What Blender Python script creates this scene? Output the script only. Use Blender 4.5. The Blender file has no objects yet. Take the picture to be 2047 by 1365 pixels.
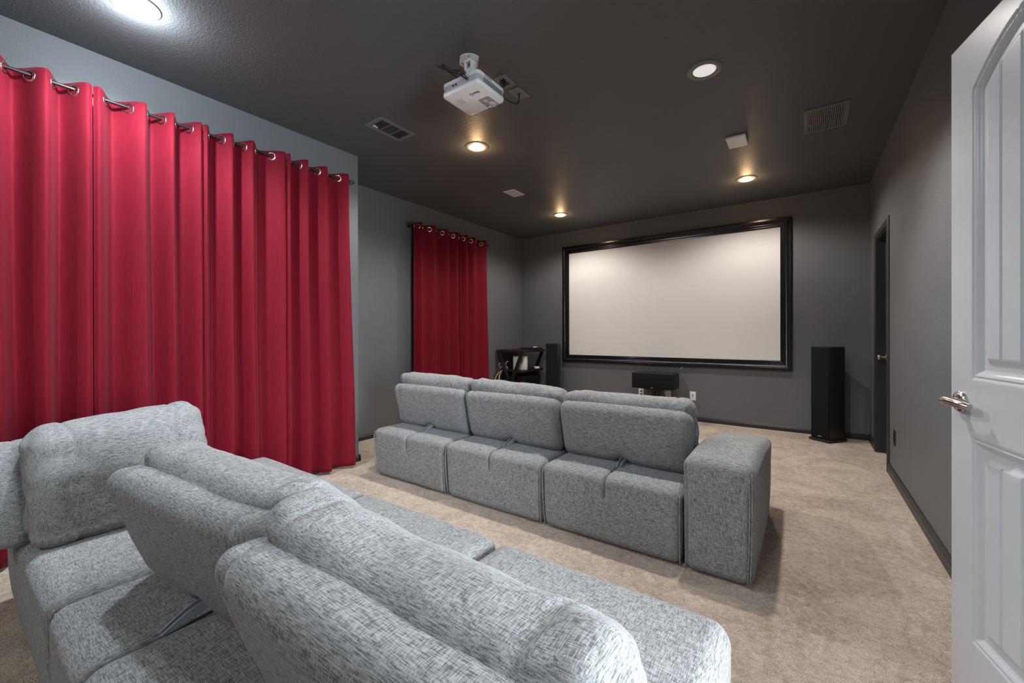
import bpy, bmesh, math, random
from mathutils import Vector, Matrix, noise
random.seed(7)
PI = math.pi
S = bpy.context.scene
COL = S.collection

# ------------------------------------------------------------------ camera
f_px, yaw, cy_px, cam_h = 827.25, 0.6152, 669.87, 1.1367
cam = bpy.data.cameras.new('camera')
cam.sensor_width = 36.0
cam.lens = f_px / 2047 * 36.0
cam.shift_y = -(682.5 - cy_px) / 2047
cam.clip_start = 0.02
camo = bpy.data.objects.new('camera', cam)
COL.objects.link(camo)
camo.matrix_world = Matrix.Translation((0, 0, cam_h)) @ Matrix.Rotation(yaw, 4, 'Z') @ Matrix.Rotation(PI/2 - 0.0016, 4, 'X') @ Matrix.Rotation(-0.0020, 4, 'Z')
S.camera = camo

# ------------------------------------------------------------------ look and light
S.view_settings.view_transform = 'Standard'
S.view_settings.look = 'None'
S.view_settings.gamma = 1.0
S.view_settings.exposure = 0.36
S.cycles.max_bounces = 8
S.cycles.diffuse_bounces = 5
S.cycles.use_denoising = True
S.cycles.sample_clamp_indirect = 6.0
world = bpy.data.worlds.new('world'); S.world = world
world.use_nodes = True
world.node_tree.nodes['Background'].inputs[0].default_value = (0.75, 0.87, 1.0, 1)
world.node_tree.nodes['Background'].inputs[1].default_value = 0.9

def area(name, loc, rot, sx, sy, power, col, shape='RECTANGLE', spread=PI):
    l = bpy.data.lights.new(name, 'AREA'); l.shape = shape; l.size = sx
    if shape == 'RECTANGLE': l.size_y = sy
    l.energy = power; l.color = col; l.spread = spread
    o = bpy.data.objects.new(name, l); COL.objects.link(o)
    o.location = loc; o.rotation_euler = rot
    return o
# unseen, assumed hall daylight, added for brightness through the right wall's open doorway
area('assumed_hall_daylight', (3.6, 0.75, 1.35), (0, PI/2, 0), 2.5, 3.0, 820, (0.84, 0.94, 1.0))

COOL = (0.93, 0.97, 1.0); WARM = (1.0, 0.94, 0.87)
# x, y, colour, lamp power, bulb emission, kind
LAMPS = [(-2.653, 0.589, (0.82, 0.93, 1.0), 135, 16, 'cool'),
         (-0.500, 0.620, (0.90, 0.96, 1.0), 22, 1.2, 'cool'),
         (-0.560, -1.450, (1.0, 0.98, 0.95), 68, 1.0, 'cool'),  # assumed lamp behind the camera, added to brighten faces turned that way
         (-2.600, -1.450, (0.95, 0.98, 1.0), 68, 1.0, 'cool'),  # its assumed, unseen partner, also added to fill the shadows
         (-0.495, 2.731, (1.0, 0.97, 0.93), 112, 0.0, 'dim'),
         (-2.282, 2.714, WARM, 105, 2.4, 'warm'),
         (-0.488, 4.887, WARM, 72, 2.1, 'warm'),
         (-2.669, 4.903, WARM, 80, 2.1, 'warm')]

# ------------------------------------------------------------------ room numbers
XR, YB, XF, XN, YS, H = 0.5685, 5.7933, -3.8918, -3.2824, 2.2445, 2.74
YR = -2.35
DY0, DY1, DH = 0.38, 1.165, 2.05        # near doorway in the right wall
EY0, EY1, EH = 4.60, 5.27, 2.045        # far door in the right wall

# ------------------------------------------------------------------ helpers
def tag(o, label=None, cat=None, group=None, kind=None):
    if label: o['label'] = label
    if cat: o['category'] = cat
    if group: o['group'] = group
    if kind: o['kind'] = kind
    return o

def thing(name, label, cat, loc=(0, 0, 0), rz=0.0, group=None):
    o = bpy.data.objects.new(name, None); COL.objects.link(o)
    o.empty_display_size = 0.1
    o.location = loc; o.rotation_euler = (0, 0, rz)
    return tag(o, label, cat, group)

def obj(name, bm, mat, parent=None, smooth=False, angle=None, world=False):
    if world and parent is not None:
        off = Vector(parent.location)
        p = parent.parent
        while p is not None:
            off += Vector(p.location); p = p.parent
        bmesh.ops.translate(bm, verts=bm.verts, vec=-off)
    bmesh.ops.recalc_face_normals(bm, faces=bm.faces)
    me = bpy.data.meshes.new(name); bm.to_mesh(me); bm.free()
    if smooth or angle:
        me.polygons.foreach_set('use_smooth', [True] * len(me.polygons))
        if angle:
            me.set_sharp_from_angle(angle=math.radians(angle))
    if isinstance(mat, (list, tuple)):
        for m in mat: me.materials.append(m)
    else:
        me.materials.append(mat)
    o = bpy.data.objects.new(name, me); COL.objects.link(o)
    if parent is not None: o.parent = parent
    return o

def add_box(bm, x0, x1, y0, y1, z0, z1, bev=0.0, seg=2, M=None, mi=0):
    vs = [bm.verts.new(v) for v in ((x0,y0,z0),(x1,y0,z0),(x1,y1,z0),(x0,y1,z0),(x0,y0,z1),(x1,y0,z1),(x1,y1,z1),(x0,y1,z1))]
    fs = [bm.faces.new([vs[i] for i in q]) for q in ((3,2,1,0),(4,5,6,7),(0,1,5,4),(1,2,6,5),(2,3,7,6),(3,0,4,7))]
    for f in fs: f.material_index = mi
    if bev > 0:
        es = list({e for f in fs for e in f.edges})
        r = bmesh.ops.bevel(bm, geom=es, offset=bev, segments=seg, affect='EDGES', profile=0.5)
        vs = list({v for f in r['faces'] for v in f.verts} | {v for v in vs if v.is_valid})
        for f in r['faces']: f.material_index = mi
    if M is not None: bmesh.ops.transform(bm, matrix=M, verts=vs)
    return vs

def add_tube(bm, pts, r, n=10, cap=True, radii=None, mi=0):
    pts = [Vector(p) for p in pts]
    rings = []
    up = None
    for i, p in enumerate(pts):
        t = (pts[min(i+1, len(pts)-1)] - pts[max(i-1, 0)]).normalized()
        if up is None:
            up = t.orthogonal().normalized()
        else:
            up = (up - t * up.dot(t))
            up = up.normalized() if up.length > 1e-6 else t.orthogonal().normalized()
        b = t.cross(up)
        rr = radii[i] if radii else r
        rings.append([bm.verts.new(p + (up*math.cos(a) + b*math.sin(a))*rr) for a in [2*PI*k/n for k in range(n)]])
    for a, b in zip(rings, rings[1:]):
        for k in range(n):
            bm.faces.new((a[k], a[(k+1) % n], b[(k+1) % n], b[k])).material_index = mi
    if cap:
        bm.faces.new(rings[0][::-1]).material_index = mi
        bm.faces.new(rings[-1]).material_index = mi
    return [v for r_ in rings for v in r_]

def add_lathe(bm, prof, c=(0, 0, 0), n=32, M=None, mi=0, closed=False):
    rings = []
    for r, z in prof:
        if r < 1e-6: rings.append([bm.verts.new((0, 0, z))])
        else: rings.append([bm.verts.new((r*math.cos(2*PI*k/n), r*math.sin(2*PI*k/n), z)) for k in range(n)])
    pairs = list(zip(rings, rings[1:]))
    if closed: pairs.append((rings[-1], rings[0]))
    for a, b in pairs:
        for k in range(n):
            k2 = (k+1) % n
            if len(a) == 1 and len(b) == 1: continue
            if len(a) == 1: f = bm.faces.new((a[0], b[k2], b[k]))
            elif len(b) == 1: f = bm.faces.new((a[k], a[k2], b[0]))
            else: f = bm.faces.new((a[k], a[k2], b[k2], b[k]))
            f.material_index = mi
    vs = [v for r_ in rings for v in r_]
    MM = Matrix.Translation(c) @ (M if M is not None else Matrix.Identity(4))
    bmesh.ops.transform(bm, matrix=MM, verts=vs)
    return vs

def add_torus(bm, c, axis, R, r, n=28, m=10, mi=0):
    prof = [(R + r*math.cos(2*PI*k/m), r*math.sin(2*PI*k/m)) for k in range(m)]
    q = Vector((0, 0, 1)).rotation_difference(Vector(axis).normalized()).to_matrix().to_4x4()
    return add_lathe(bm, prof, c, n, q, mi, closed=True)

def spline(pts, k=8):
    pts = [Vector(p) for p in pts]
    P = [pts[0]*2 - pts[1]] + pts + [pts[-1]*2 - pts[-2]]
    out = []
    for i in range(1, len(P)-2):
        for j in range(k):
            t = j/k; a, b, c, d = P[i-1:i+3]
            out.append(0.5*((2*b) + (c-a)*t + (2*a-5*b+4*c-d)*t*t + (3*b-a-3*c+d)*t**3))
    out.append(pts[-1])
    return out

def text_mesh(s, size, extrude=0.0004):
    cu = bpy.data.curves.new('text', 'FONT'); cu.body = s; cu.size = size
    cu.extrude = extrude; cu.offset = size*0.02; cu.align_x = 'CENTER'; cu.align_y = 'CENTER'
    o = bpy.data.objects.new('text', cu)
    COL.objects.link(o)
    dg = bpy.context.evaluated_depsgraph_get()
    me = bpy.data.meshes.new_from_object(o.evaluated_get(dg))
    bm = bmesh.new(); bm.from_mesh(me)
    bpy.data.objects.remove(o); bpy.data.curves.remove(cu); bpy.data.meshes.remove(me)
    return bm

def copy_tree(o, parent=None):
    c = o.copy(); COL.objects.link(c); c.parent = parent
    for ch in list(o.children): copy_tree(ch, c)
    return c

# ------------------------------------------------------------------ materials
class NT:
    def __init__(s, name):
        s.m = bpy.data.materials.new(name); s.m.use_nodes = True
        s.t = s.m.node_tree; s.b = s.t.nodes['Principled BSDF']; s.n = s.t.nodes; s.l = s.t.links
    def node(s, ty, **kw):
        n = s.n.new(ty)
        for k, v in kw.items(): setattr(n, k, v)
        return n
    def link(s, a, b): s.l.new(a, b)
    def tex(s, scale, detail=3, rough=0.5, vec=None, mapscale=None, dist=0.0):
        n = s.node('ShaderNodeTexNoise'); n.inputs['Scale'].default_value = scale
        n.inputs['Detail'].default_value = detail; n.inputs['Roughness'].default_value = rough
        n.inputs['Distortion'].default_value = dist
        tc = s.node('ShaderNodeTexCoord')
        if mapscale:
            mp = s.node('ShaderNodeMapping'); mp.inputs['Scale'].default_value = mapscale
            s.link(tc.outputs['Object'], mp.inputs[0]); s.link(mp.outputs[0], n.inputs['Vector'])
        else: s.link(tc.outputs['Object'], n.inputs['Vector'])
        return n
    def ramp(s, fac, stops):
        r = s.node('ShaderNodeValToRGB'); e = r.color_ramp.elements
        while len(e) < len(stops): e.new(0.5)
        for i, (p, c) in enumerate(stops): e[i].position = p; e[i].color = (*c, 1)
        s.link(fac, r.inputs[0]); return r
    def math(s, op, a, b):
        n = s.node('ShaderNodeMath', operation=op)
        for i, v in enumerate((a, b)):
            if hasattr(v, 'is_linked'): s.link(v, n.inputs[i])
            else: n.inputs[i].default_value = v
        return n.outputs[0]
    def bump(s, h, strength, dist):
        b = s.node('ShaderNodeBump'); b.inputs['Strength'].default_value = strength
        b.inputs['Distance'].default_value = dist
        s.link(h, b.inputs['Height']); s.link(b.outputs[0], s.b.inputs['Normal']); return b

def plain(name, col, rough=0.5, metal=0.0, spec=0.5, var=0.04, vs=30, bump=0.0, bs=200, coat=0.0):
    t = NT(name)
    n = t.tex(vs, 3)
    t.link(t.ramp(n.outputs[0], [(0.3, tuple(c*(1-var) for c in col)), (0.7, tuple(min(1, c*(1+var)) for c in col))]).outputs[0], t.b.inputs['Base Color'])
    t.b.inputs['Roughness'].default_value = rough; t.b.inputs['Metallic'].default_value = metal
    t.b.inputs['Specular IOR Level'].default_value = spec
    t.b.inputs['Coat Weight'].default_value = coat
    if bump: t.bump(t.tex(bs, 2).outputs[0], bump, 0.001)
    return t.m

def wall_mat(name, col, rough=0.5, bump=0.35):
    t = NT(name)
    n = t.tex(2.0, 3)
    t.link(t.ramp(n.outputs[0], [(0.3, tuple(c*0.96 for c in col)), (0.7, tuple(c*1.04 for c in col))]).outputs[0], t.b.inputs['Base Color'])
    t.b.inputs['Roughness'].default_value = rough
    t.b.inputs['Specular IOR Level'].default_value = 0.35
    a = t.tex(95, 2, 0.4); b = t.tex(260, 2)
    h = t.math('ADD', a.outputs[0], t.math('MULTIPLY', b.outputs[0], 0.35))
    t.bump(h, bump, 0.004)
    return t.m

def fabric_mat(name):
    t = NT(name)
    A = t.tex(1, 2, 0.6, mapscale=(46, 520, 520), dist=0.25)
    B = t.tex(1, 2, 0.6, mapscale=(520, 46, 520), dist=0.25)
    C = t.tex(1, 2, 0.6, mapscale=(520, 520, 46), dist=0.25)
    tc = t.node('ShaderNodeTexCoord'); sx = t.node('ShaderNodeSeparateXYZ')
    t.link(tc.outputs['Normal'], sx.inputs[0])
    parts = []
    for k, n in enumerate((A, B, C)):
        w = t.math('SUBTRACT', 1.0, t.math('ABSOLUTE', sx.outputs[k], 0))
        parts.append(t.math('MULTIPLY', t.math('SUBTRACT', n.outputs[0], 0.5), w))
    s = t.math('ADD', t.math('ADD', parts[0], parts[1]), parts[2])
    s = t.math('MULTIPLY', s, 0.62)
    big = t.tex(16, 2)
    s = t.math('ADD', s, t.math('MULTIPLY', t.math('SUBTRACT', big.outputs[0], 0.5), 0.05))
    s = t.math('ADD', s, 0.5)
    r = t.ramp(s, [(0.40, (0.092, 0.096, 0.100)), (0.46, (0.183, 0.186, 0.190)), (0.53, (0.262, 0.264, 0.265)), (0.62, (0.36, 0.36, 0.36))])
    t.link(r.outputs[0], t.b.inputs['Base Color'])
    t.b.inputs['Roughness'].default_value = 0.92; t.b.inputs['Specular IOR Level'].default_value = 0.15
    t.b.inputs['Sheen Weight'].default_value = 0.1
    t.bump(s, 0.28, 0.003)
    return t.m

def curtain_mat():
    t = NT('red_curtain_cloth')
    n = t.tex(1, 3, mapscale=(160, 160, 12))
    r = t.ramp(n.outputs[0], [(0.3, (0.140, 0.0046, 0.0130)), (0.7, (0.178, 0.0070, 0.0180))])
    t.link(r.outputs[0], t.b.inputs['Base Color'])
    t.b.inputs['Roughness'].default_value = 0.75; t.b.inputs['Specular IOR Level'].default_value = 0.12
    t.b.inputs['Sheen Weight'].default_value = 0.06; t.b.inputs['Sheen Roughness'].default_value = 0.4
    t.b.inputs['Sheen Tint'].default_value = (1, 0.5, 0.6, 1)
    t.bump(t.tex(1, 2, mapscale=(500, 500, 500)).outputs[0], 0.15, 0.001)
    return t.m

def carpet_mat():
    t = NT('beige_carpet')
    fine = t.tex(210, 3, 0.7); mid = t.tex(34, 3, 0.65, dist=1.0); big = t.tex(2.6, 3, 0.6, dist=1.2)
    s = t.math('ADD', t.math('MULTIPLY', fine.outputs[0], 0.50), t.math('MULTIPLY', mid.outputs[0], 0.28))
    s = t.math('ADD', s, t.math('MULTIPLY', big.outputs[0], 0.22))
    r = t.ramp(s, [(0.405, (0.36, 0.262, 0.195)), (0.50, (0.66, 0.52, 0.405)), (0.60, (0.90, 0.76, 0.62))])
    t.link(r.outputs[0], t.b.inputs['Base Color'])
    t.b.inputs['Roughness'].default_value = 1.0; t.b.inputs['Specular IOR Level'].default_value = 0.05
    t.b.inputs['Sheen Weight'].default_value = 0.2
    h = t.math('ADD', fine.outputs[0], t.math('MULTIPLY', mid.outputs[0], 1.2))
    t.bump(h, 0.9, 0.014)
    return t.m

def emit_mat(name, col, strength):
    t = NT(name)
    t.b.inputs['Base Color'].default_value = (0.8, 0.8, 0.8, 1)
    lw = t.node('ShaderNodeTexNoise'); lw.inputs['Scale'].default_value = 3
    t.b.inputs['Emission Color'].default_value = (*col, 1); t.b.inputs['Emission Strength'].default_value = strength
    t.b.inputs['Roughness'].default_value = 0.4
    return t.m

def wood_mat(name, c0, c1):
    t = NT(name)
    n = t.tex(1, 4, mapscale=(4, 60, 60), dist=0.6)
    t.link(t.ramp(n.outputs[0], [(0.35, c0), (0.65, c1)]).outputs[0], t.b.inputs['Base Color'])
    t.b.inputs['Roughness'].default_value = 0.45
    return t.m

WALL = wall_mat('charcoal_wall_paint', (0.121, 0.126, 0.136))
CEIL = wall_mat('charcoal_ceiling_paint', (0.092, 0.095, 0.099), 0.5, 0.6)
TRIMM = plain('black_trim_paint', (0.022, 0.023, 0.024), 0.4)
FAB = fabric_mat('grey_melange_fabric')
RED = curtain_mat()
CARP = carpet_mat()
WHITE = plain('white_door_paint', (0.48, 0.50, 0.53), 0.28, var=0.01)
SCREEN = plain('projection_screen_white', (0.71, 0.695, 0.69), 0.85, spec=0.1, var=0.01)
GLOSS = plain('black_gloss_lacquer', (0.006, 0.006, 0.006), 0.2)
BLK = plain('black_vinyl', (0.012, 0.012, 0.013), 0.5)
GRILLE = plain('black_speaker_cloth', (0.008, 0.008, 0.009), 0.9, spec=0.2, bump=0.3, bs=900)
BLKMET = plain('black_powder_coated_steel', (0.012, 0.012, 0.013), 0.38)
CHROME = plain('chrome', (0.75, 0.76, 0.78), 0.18, 1.0, var=0.02)
NICKEL = plain('satin_nickel', (0.50, 0.465, 0.42), 0.24, 1.0, var=0.05)
STEEL = plain('hinge_steel', (0.62, 0.66, 0.72), 0.3, 0.75)
WPLAST = plain('white_plastic', (0.74, 0.73, 0.725), 0.35, var=0.01)
GPLAST = plain('silver_grey_plastic', (0.40, 0.43, 0.47), 0.35, var=0.02)
DPLAST = plain('dark_plastic', (0.015, 0.015, 0.016), 0.4)
LENS = plain('lens_glass', (0.10, 0.10, 0.11), 0.08, var=0.2, coat=1.0)
REGM = plain('dark_grey_register_metal', (0.155, 0.155, 0.157), 0.4)
RINGM = plain('grey_lamp_trim_ring', (0.16, 0.155, 0.15), 0.35)
RODM = plain('dark_bronze_rod', (0.05, 0.042, 0.040), 0.3, 0.6)
DUCT = plain('duct_interior', (0.02, 0.02, 0.02), 0.8)
WOOD = wood_mat('dark_walnut_board', (0.014, 0.008, 0.006), (0.036, 0.018, 0.012))
GREEN = plain('green_sticker', (0.26, 0.50, 0.04), 0.5)
BLUEW = plain('blue_cable_rubber', (0.05, 0.12, 0.32), 0.5)
YELW = plain('yellow_cable_rubber', (0.55, 0.40, 0.05), 0.5)
REDW = plain('orange_cable_rubber', (0.5, 0.12, 0.05), 0.5)
STEELF = plain('brushed_receiver_metal', (0.05, 0.05, 0.055), 0.25, 0.8)

# ------------------------------------------------------------------ room shell
def struct(name, bm, m, **kw):
    o = obj(name, bm, m, **kw); o['kind'] = 'structure'; return o

T = 0.12
bm = bmesh.new(); add_box(bm, XF-T, XR+T+1.2, YR-T, YB+T, -0.1, 0); struct('floor', bm, CARP)
bm = bmesh.new(); add_box(bm, XF-T, XR+T, YR-T, YB+T, H, H+0.1); struct('ceiling', bm, CEIL)
bm = bmesh.new(); add_box(bm, XF-T, XR+T, YB, YB+T, 0, H); struct('wall_back', bm, WALL)
bm = bmesh.new(); add_box(bm, XN-T, XR+T, YR-T, YR, 0, H); struct('wall_front', bm, WALL)
bm = bmesh.new()
add_box(bm, XF-T, XF, YS-T, YB, 0, H)                      # far, set back part
add_box(bm, XF, XN-T, YS-T, YS, 0, H)                      # return between the two planes
add_box(bm, XN-T, XN, YR, YS, 0, H)                        # near part that stands forward
struct('wall_left', bm, WALL)
bm = bmesh.new()
for (a, b, z0, z1) in ((YR, DY0, 0, H), (DY0, DY1, DH, H), (DY1, EY0, 0, H), (EY0, EY1, EH, H), (EY1, YB, 0, H)):
    add_box(bm, XR, XR+T, a, b, z0, z1)
struct('wall_right', bm, WALL)

def baseboard(name, segs, h=0.085):
    bm = bmesh.new()
    prof = [(0, 0), (0.014, 0), (0.014, h*0.66), (0.010, h*0.74), (0.009, h*0.86), (0.004, h*0.94), (0, h)]
    for (a, b, n) in segs:
        a = Vector((*a, 0)); b = Vector((*b, 0)); n = Vector((*n, 0))
        r0 = [bm.verts.new(a + n*d + Vector((0, 0, z))) for d, z in prof]
        r1 = [bm.verts.new(b + n*d + Vector((0, 0, z))) for d, z in prof]
        for k in range(len(prof)-1): bm.faces.new((r0[k], r0[k+1], r1[k+1], r1[k]))
        bm.faces.new(r0); bm.faces.new(r1[::-1])
    return struct(name, bm, TRIMM)
baseboard('baseboard_back', [((XF, YB), (XR, YB), (0, -1))], 0.062)
baseboard('baseboard_left', [((XF, YS), (XF, YB), (1, 0)), ((XF, YS), (XN+0.014, YS), (0, 1)), ((XN, YR), (XN, YS+0.014), (1, 0))], 0.062)
baseboard('baseboard_right', [((XR, DY1+0.06), (XR, EY0-0.062), (-1, 0)), ((XR, EY1+0.062), (XR, YB), (-1, 0)), ((XR, YR), (XR, DY0-0.06), (-1, 0))], 0.085)

# casings + jamb of the far door and of the near doorway
def casing(name, y0, y1, h, m):
    bm = bmesh.new()
    w = 0.062
    prof = [(0.0, 0.008), (0.008, 0.014), (0.040, 0.017), (0.052, 0.012), (w, 0.006), (w, 0.0), (0.0, 0.0)]
    def ring(pts):
        return [bm.verts.new(p) for p in pts]
    path = [((y0, 0.0), (-1, 0)), ((y0, h), (-1, 1)), ((y1, h), (1, 1)), ((y1, 0.0), (1, 0))]
    rs = []
    for (y, z), (dy, dz) in path:
        rs.append(ring([(XR - d, y + dy*o, z + dz*o) for o, d in prof]))
    for a, b in zip(rs, rs[1:]):
        for k in range(len(prof)):
            k2 = (k+1) % len(prof)
            bm.faces.new((a[k], a[k2], b[k2], b[k]))
    bm.faces.new(rs[0]); bm.faces.new(rs[-1][::-1])
    # jamb lining
    add_box(bm, XR, XR+T, y0-0.001, y0+0.012, 0, h)
    add_box(bm, XR, XR+T, y1-0.012, y1+0.001, 0, h)
    add_box(bm, XR, XR+T, y0+0.012, y1-0.012, h-0.012, h+0.001)
    return struct(name, bm, m)
casing('trim_1', EY0, EY1, EH, TRIMM)
casing('trim_2', DY0, DY1, DH, WHITE)
# far door leaf, closed, set back in its frame
d1 = bpy.data.objects.new('door_1', None); COL.objects.link(d1); d1.location = (0.625, EY1-0.013, 0)
tag(d1, 'narrow black door set back in the right wall beside the screen wall', 'door', kind='structure')
bm = bmesh.new()
add_box(bm, 0.625, 0.66, EY0+0.014, EY1-0.014, 0.008, EH-0.014, 0.002, 1)
for z0, z1 in ((0.22, 0.82), (1.0, 1.85)):
    add_box(bm, 0.620, 0.626, EY0+0.11, EY1-0.11, z0, z1, 0.004, 2)
obj('door_leaf', bm, TRIMM, d1, world=True)
bm = bmesh.new()
Rx = Matrix.Rotation(-PI/2, 4, 'Y')
add_lathe(bm, [(0, 0), (0.030, 0), (0.030, 0.006), (0.012, 0.010), (0.011, 0.026), (0.020, 0.032), (0.026, 0.042), (0.026, 0.052), (0.020, 0.060), (0, 0.062)], (0.6245, EY1-0.075, 0.915), 28, Rx)
obj('door_knob', bm, NICKEL, d1, smooth=True, angle=40, world=True)

# ------------------------------------------------------------------ white room door (open, against the right wall)
A2 = Vector((0.387, 1.906, 0)); ds = Vector((0.20075, -0.97964, 0)); nn = Vector((-0.97964, -0.20075, 0))   # nn points into the room
LW = 0.752; TH = 0.035
d2 = bpy.data.objects.new('door_2', None); COL.objects.link(d2); d2.location = (A2.x, A2.y, 0)
tag(d2, 'white two panel door standing open at the right edge', 'door', kind='structure')
def sstep(a, b, x):
    t = max(0.0, min(1.0, (x-a)/(b-a))); return t*t*(3-2*t)
def arch(s):                                   # top of the upper panel
    c = LW/2
    hw = c - 0.105
    u = (s - c)/hw
    return 1.860 + 0.118*max(0.0, 1 - u*u)
def panel_depth(s, z):
    best = -1.0
    for (z0, top) in ((0.215, None), (1.000, 'arch')):
        zt = 0.828 if top is None else arch(s)
        # slope compensated distance to the boundary (positive inside)
        d = min(s - 0.105, LW - 0.105 - s, z - z0, zt - z)
        if d > best: best = d
    d = best
    if d <= 0: return 0.0
    # cove down, flat, cove up to raised field
    dep = -0.004*sstep(0, 0.006, d) + 0.002*(sstep(0.008, 0.011, d)) - 0.012*sstep(0.011, 0.030, d)
    dep += 0.010*sstep(0.048, 0.066, d)
    if d > 0.060:
        g = min(abs(s - gp) for gp in (0.225, 0.304, 0.376, 0.448, 0.527))
        dep -= 0.007*(1 - sstep(0.0015, 0.0065, g))
    return dep
def axis_s():
    v = set()
    for i in range(0, 189): v.add(round(i*0.004, 4))
    v.add(LW)
    for g in (0.225, 0.304, 0.376, 0.448, 0.527):
        for o in (-0.0065, -0.005, -0.0035, -0.0015, 0.0015, 0.0035, 0.005, 0.0065): v.add(round(g+o, 4))
    for e, sg in ((0.105, 1), (LW-0.105, -1)):
        for o in (0, 0.003, 0.006, 0.008, 0.0095, 0.011, 0.016, 0.022, 0.028, 0.032, 0.048, 0.054, 0.060, 0.066): v.add(round(e+sg*o, 4))
    return sorted(v)
ZT = 2.032
def axis_z():
    v = set(round(0.012 + i*0.008, 4) for i in range(0, 253)); v.add(ZT)
    for i in range(0, 70): v.add(round(1.76 + i*0.004, 4))
    for e, sg in ((0.215, 1), (0.828, -1), (1.000, 1)):
        for o in (0, 0.003, 0.006, 0.008, 0.0095, 0.011, 0.016, 0.022, 0.028, 0.032, 0.048, 0.054, 0.060, 0.066): v.add(round(e+sg*o, 4))
    return sorted(x for x in v if x <= ZT)
ss, zz = axis_s(), axis_z()
bm = bmesh.new()
def leafgrid(side):
    g = []
    for s in ss:
        row = []
        for z in zz:
            dep = panel_depth(s, z)
            base = 0.0 if side > 0 else -TH
            p = A2 + ds*s + nn*(base + side*dep) + Vector((0, 0, z))
            row.append(bm.verts.new(p))
        g.append(row)
    for i in range(len(ss)-1):
        for j in range(len(zz)-1):
            q = (g[i][j], g[i+1][j], g[i+1][j+1], g[i][j+1])
            bm.faces.new(q if side > 0 else q[::-1])
    return g
g1 = leafgrid(1)
g2c = [A2 + ds*s + nn*(-TH) for s in (0, LW)]
# flat rear + edges
b0, b1 = [], []
for z in zz:
    b0.append(bm.verts.new(g2c[0] + Vector((0, 0, z)))); b1.append(bm.verts.new(g2c[1] + Vector((0, 0, z))))
for j in range(len(zz)-1):
    bm.faces.new((g1[0][j], g1[0][j+1], b0[j+1], b0[j]))
    bm.faces.new((g1[-1][j], b1[j], b1[j+1], g1[-1][j+1]))
    bm.faces.new((b0[j], b0[j+1], b1[j+1], b1[j]))
bm.faces.new([r[-1] for r in g1] + [b1[-1], b0[-1]])
bm.faces.new([r[0] for r in g1][::-1] + [b0[0], b1[0]])
obj('door_leaf', bm, WHITE, d2, angle=35, world=True)
# lever handle: rose + neck + curved lever, on the room side
hz = 0.926; hs = 0.056
def DP(s, o, z): return A2 + ds*s + nn*o + Vector((0, 0, z))
bm = bmesh.new()
q = Vector((0, 0, 1)).rotation_difference(nn).to_matrix().to_4x4()
add_lathe(bm, [(0, 0), (0.033, 0), (0.034, 0.004), (0.030, 0.010), (0.018, 0.013), (0.0, 0.014)], DP(hs, 0, hz), 40, q)
rose = obj('door_handle', bm, NICKEL, d2, smooth=True, angle=50, world=True)
bm = bmesh.new()
pts = spline([DP(hs, 0.012, hz), DP(hs, 0.030, hz), DP(hs+0.004, 0.041, hz+0.001), DP(hs+0.022, 0.047, hz+0.004), DP(hs+0.055, 0.045, hz+0.004), DP(hs+0.085, 0.040, hz+0.001), DP(hs+0.105, 0.030, hz-0.003)], 6)
rad = []
for i in range(len(pts)):
    t = i/(len(pts)-1)
    rad.append(0.0125 if t < 0.3 else 0.0125 + 0.002*math.sin((t-0.3)/0.7*PI) - 0.003*(t-0.3))
add_tube(bm, pts, 0.01, 16, radii=rad)
lv = obj('lever', bm, NICKEL, rose, smooth=True, angle=50)
bm = None
lv.data.transform(Matrix.Translation(-Vector(d2.location)))
bm = bmesh.new()
for z in (0.25, 1.02, 1.80):
    bm = bmesh.new()
    add_tube(bm, [DP(LW-0.002, -0.004, z-0.045), DP(LW-0.002, -0.004, z+0.045)], 0.007, 10)
    obj('hinge', bm, NICKEL, d2, world=True)

# ------------------------------------------------------------------ projection screen
SX0, SX1, SZ0, SZ1 = -3.1025, -0.1213, 0.7122, 2.4991
sc = thing('projection_screen', 'large white projection screen in a stepped glossy black frame on the back wall', 'screen', ((SX0+SX1)/2, YB, SZ0))
bm = bmesh.new()
prof = [(0, 0), (0, 0.036), (0.004, 0.042), (0.022, 0.042), (0.026, 0.038), (0.030, 0.039), (0.046, 0.029), (0.060, 0.026), (0.064, 0.031), (0.068, 0.031), (0.072, 0.024),
        (0.086, 0.022), (0.090, 0.027), (0.094, 0.027), (0.098, 0.020), (0.110, 0.018), (0.110, 0.004)]
corners = [(SX0, SZ0, 1, 1), (SX1, SZ0, -1, 1), (SX1, SZ1, -1, -1), (SX0, SZ1, 1, -1)]
rs = [[bm.verts.new((x + sx*o, YB - d, z + sz*o)) for o, d in prof] for x, z, sx, sz in corners]
for i in range(4):
    a, b = rs[i], rs[(i+1) % 4]
    for k in range(len(prof)-1): bm.faces.new((a[k], a[k+1], b[k+1], b[k]))
obj('frame', bm, GLOSS, sc, angle=20, world=True)
bm = bmesh.new()
add_box(bm, SX0+0.105, SX1-0.105, YB-0.012, YB-0.002, SZ0+0.105, SZ1-0.105)
obj('screen_surface', bm, SCREEN, sc, world=True)

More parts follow.
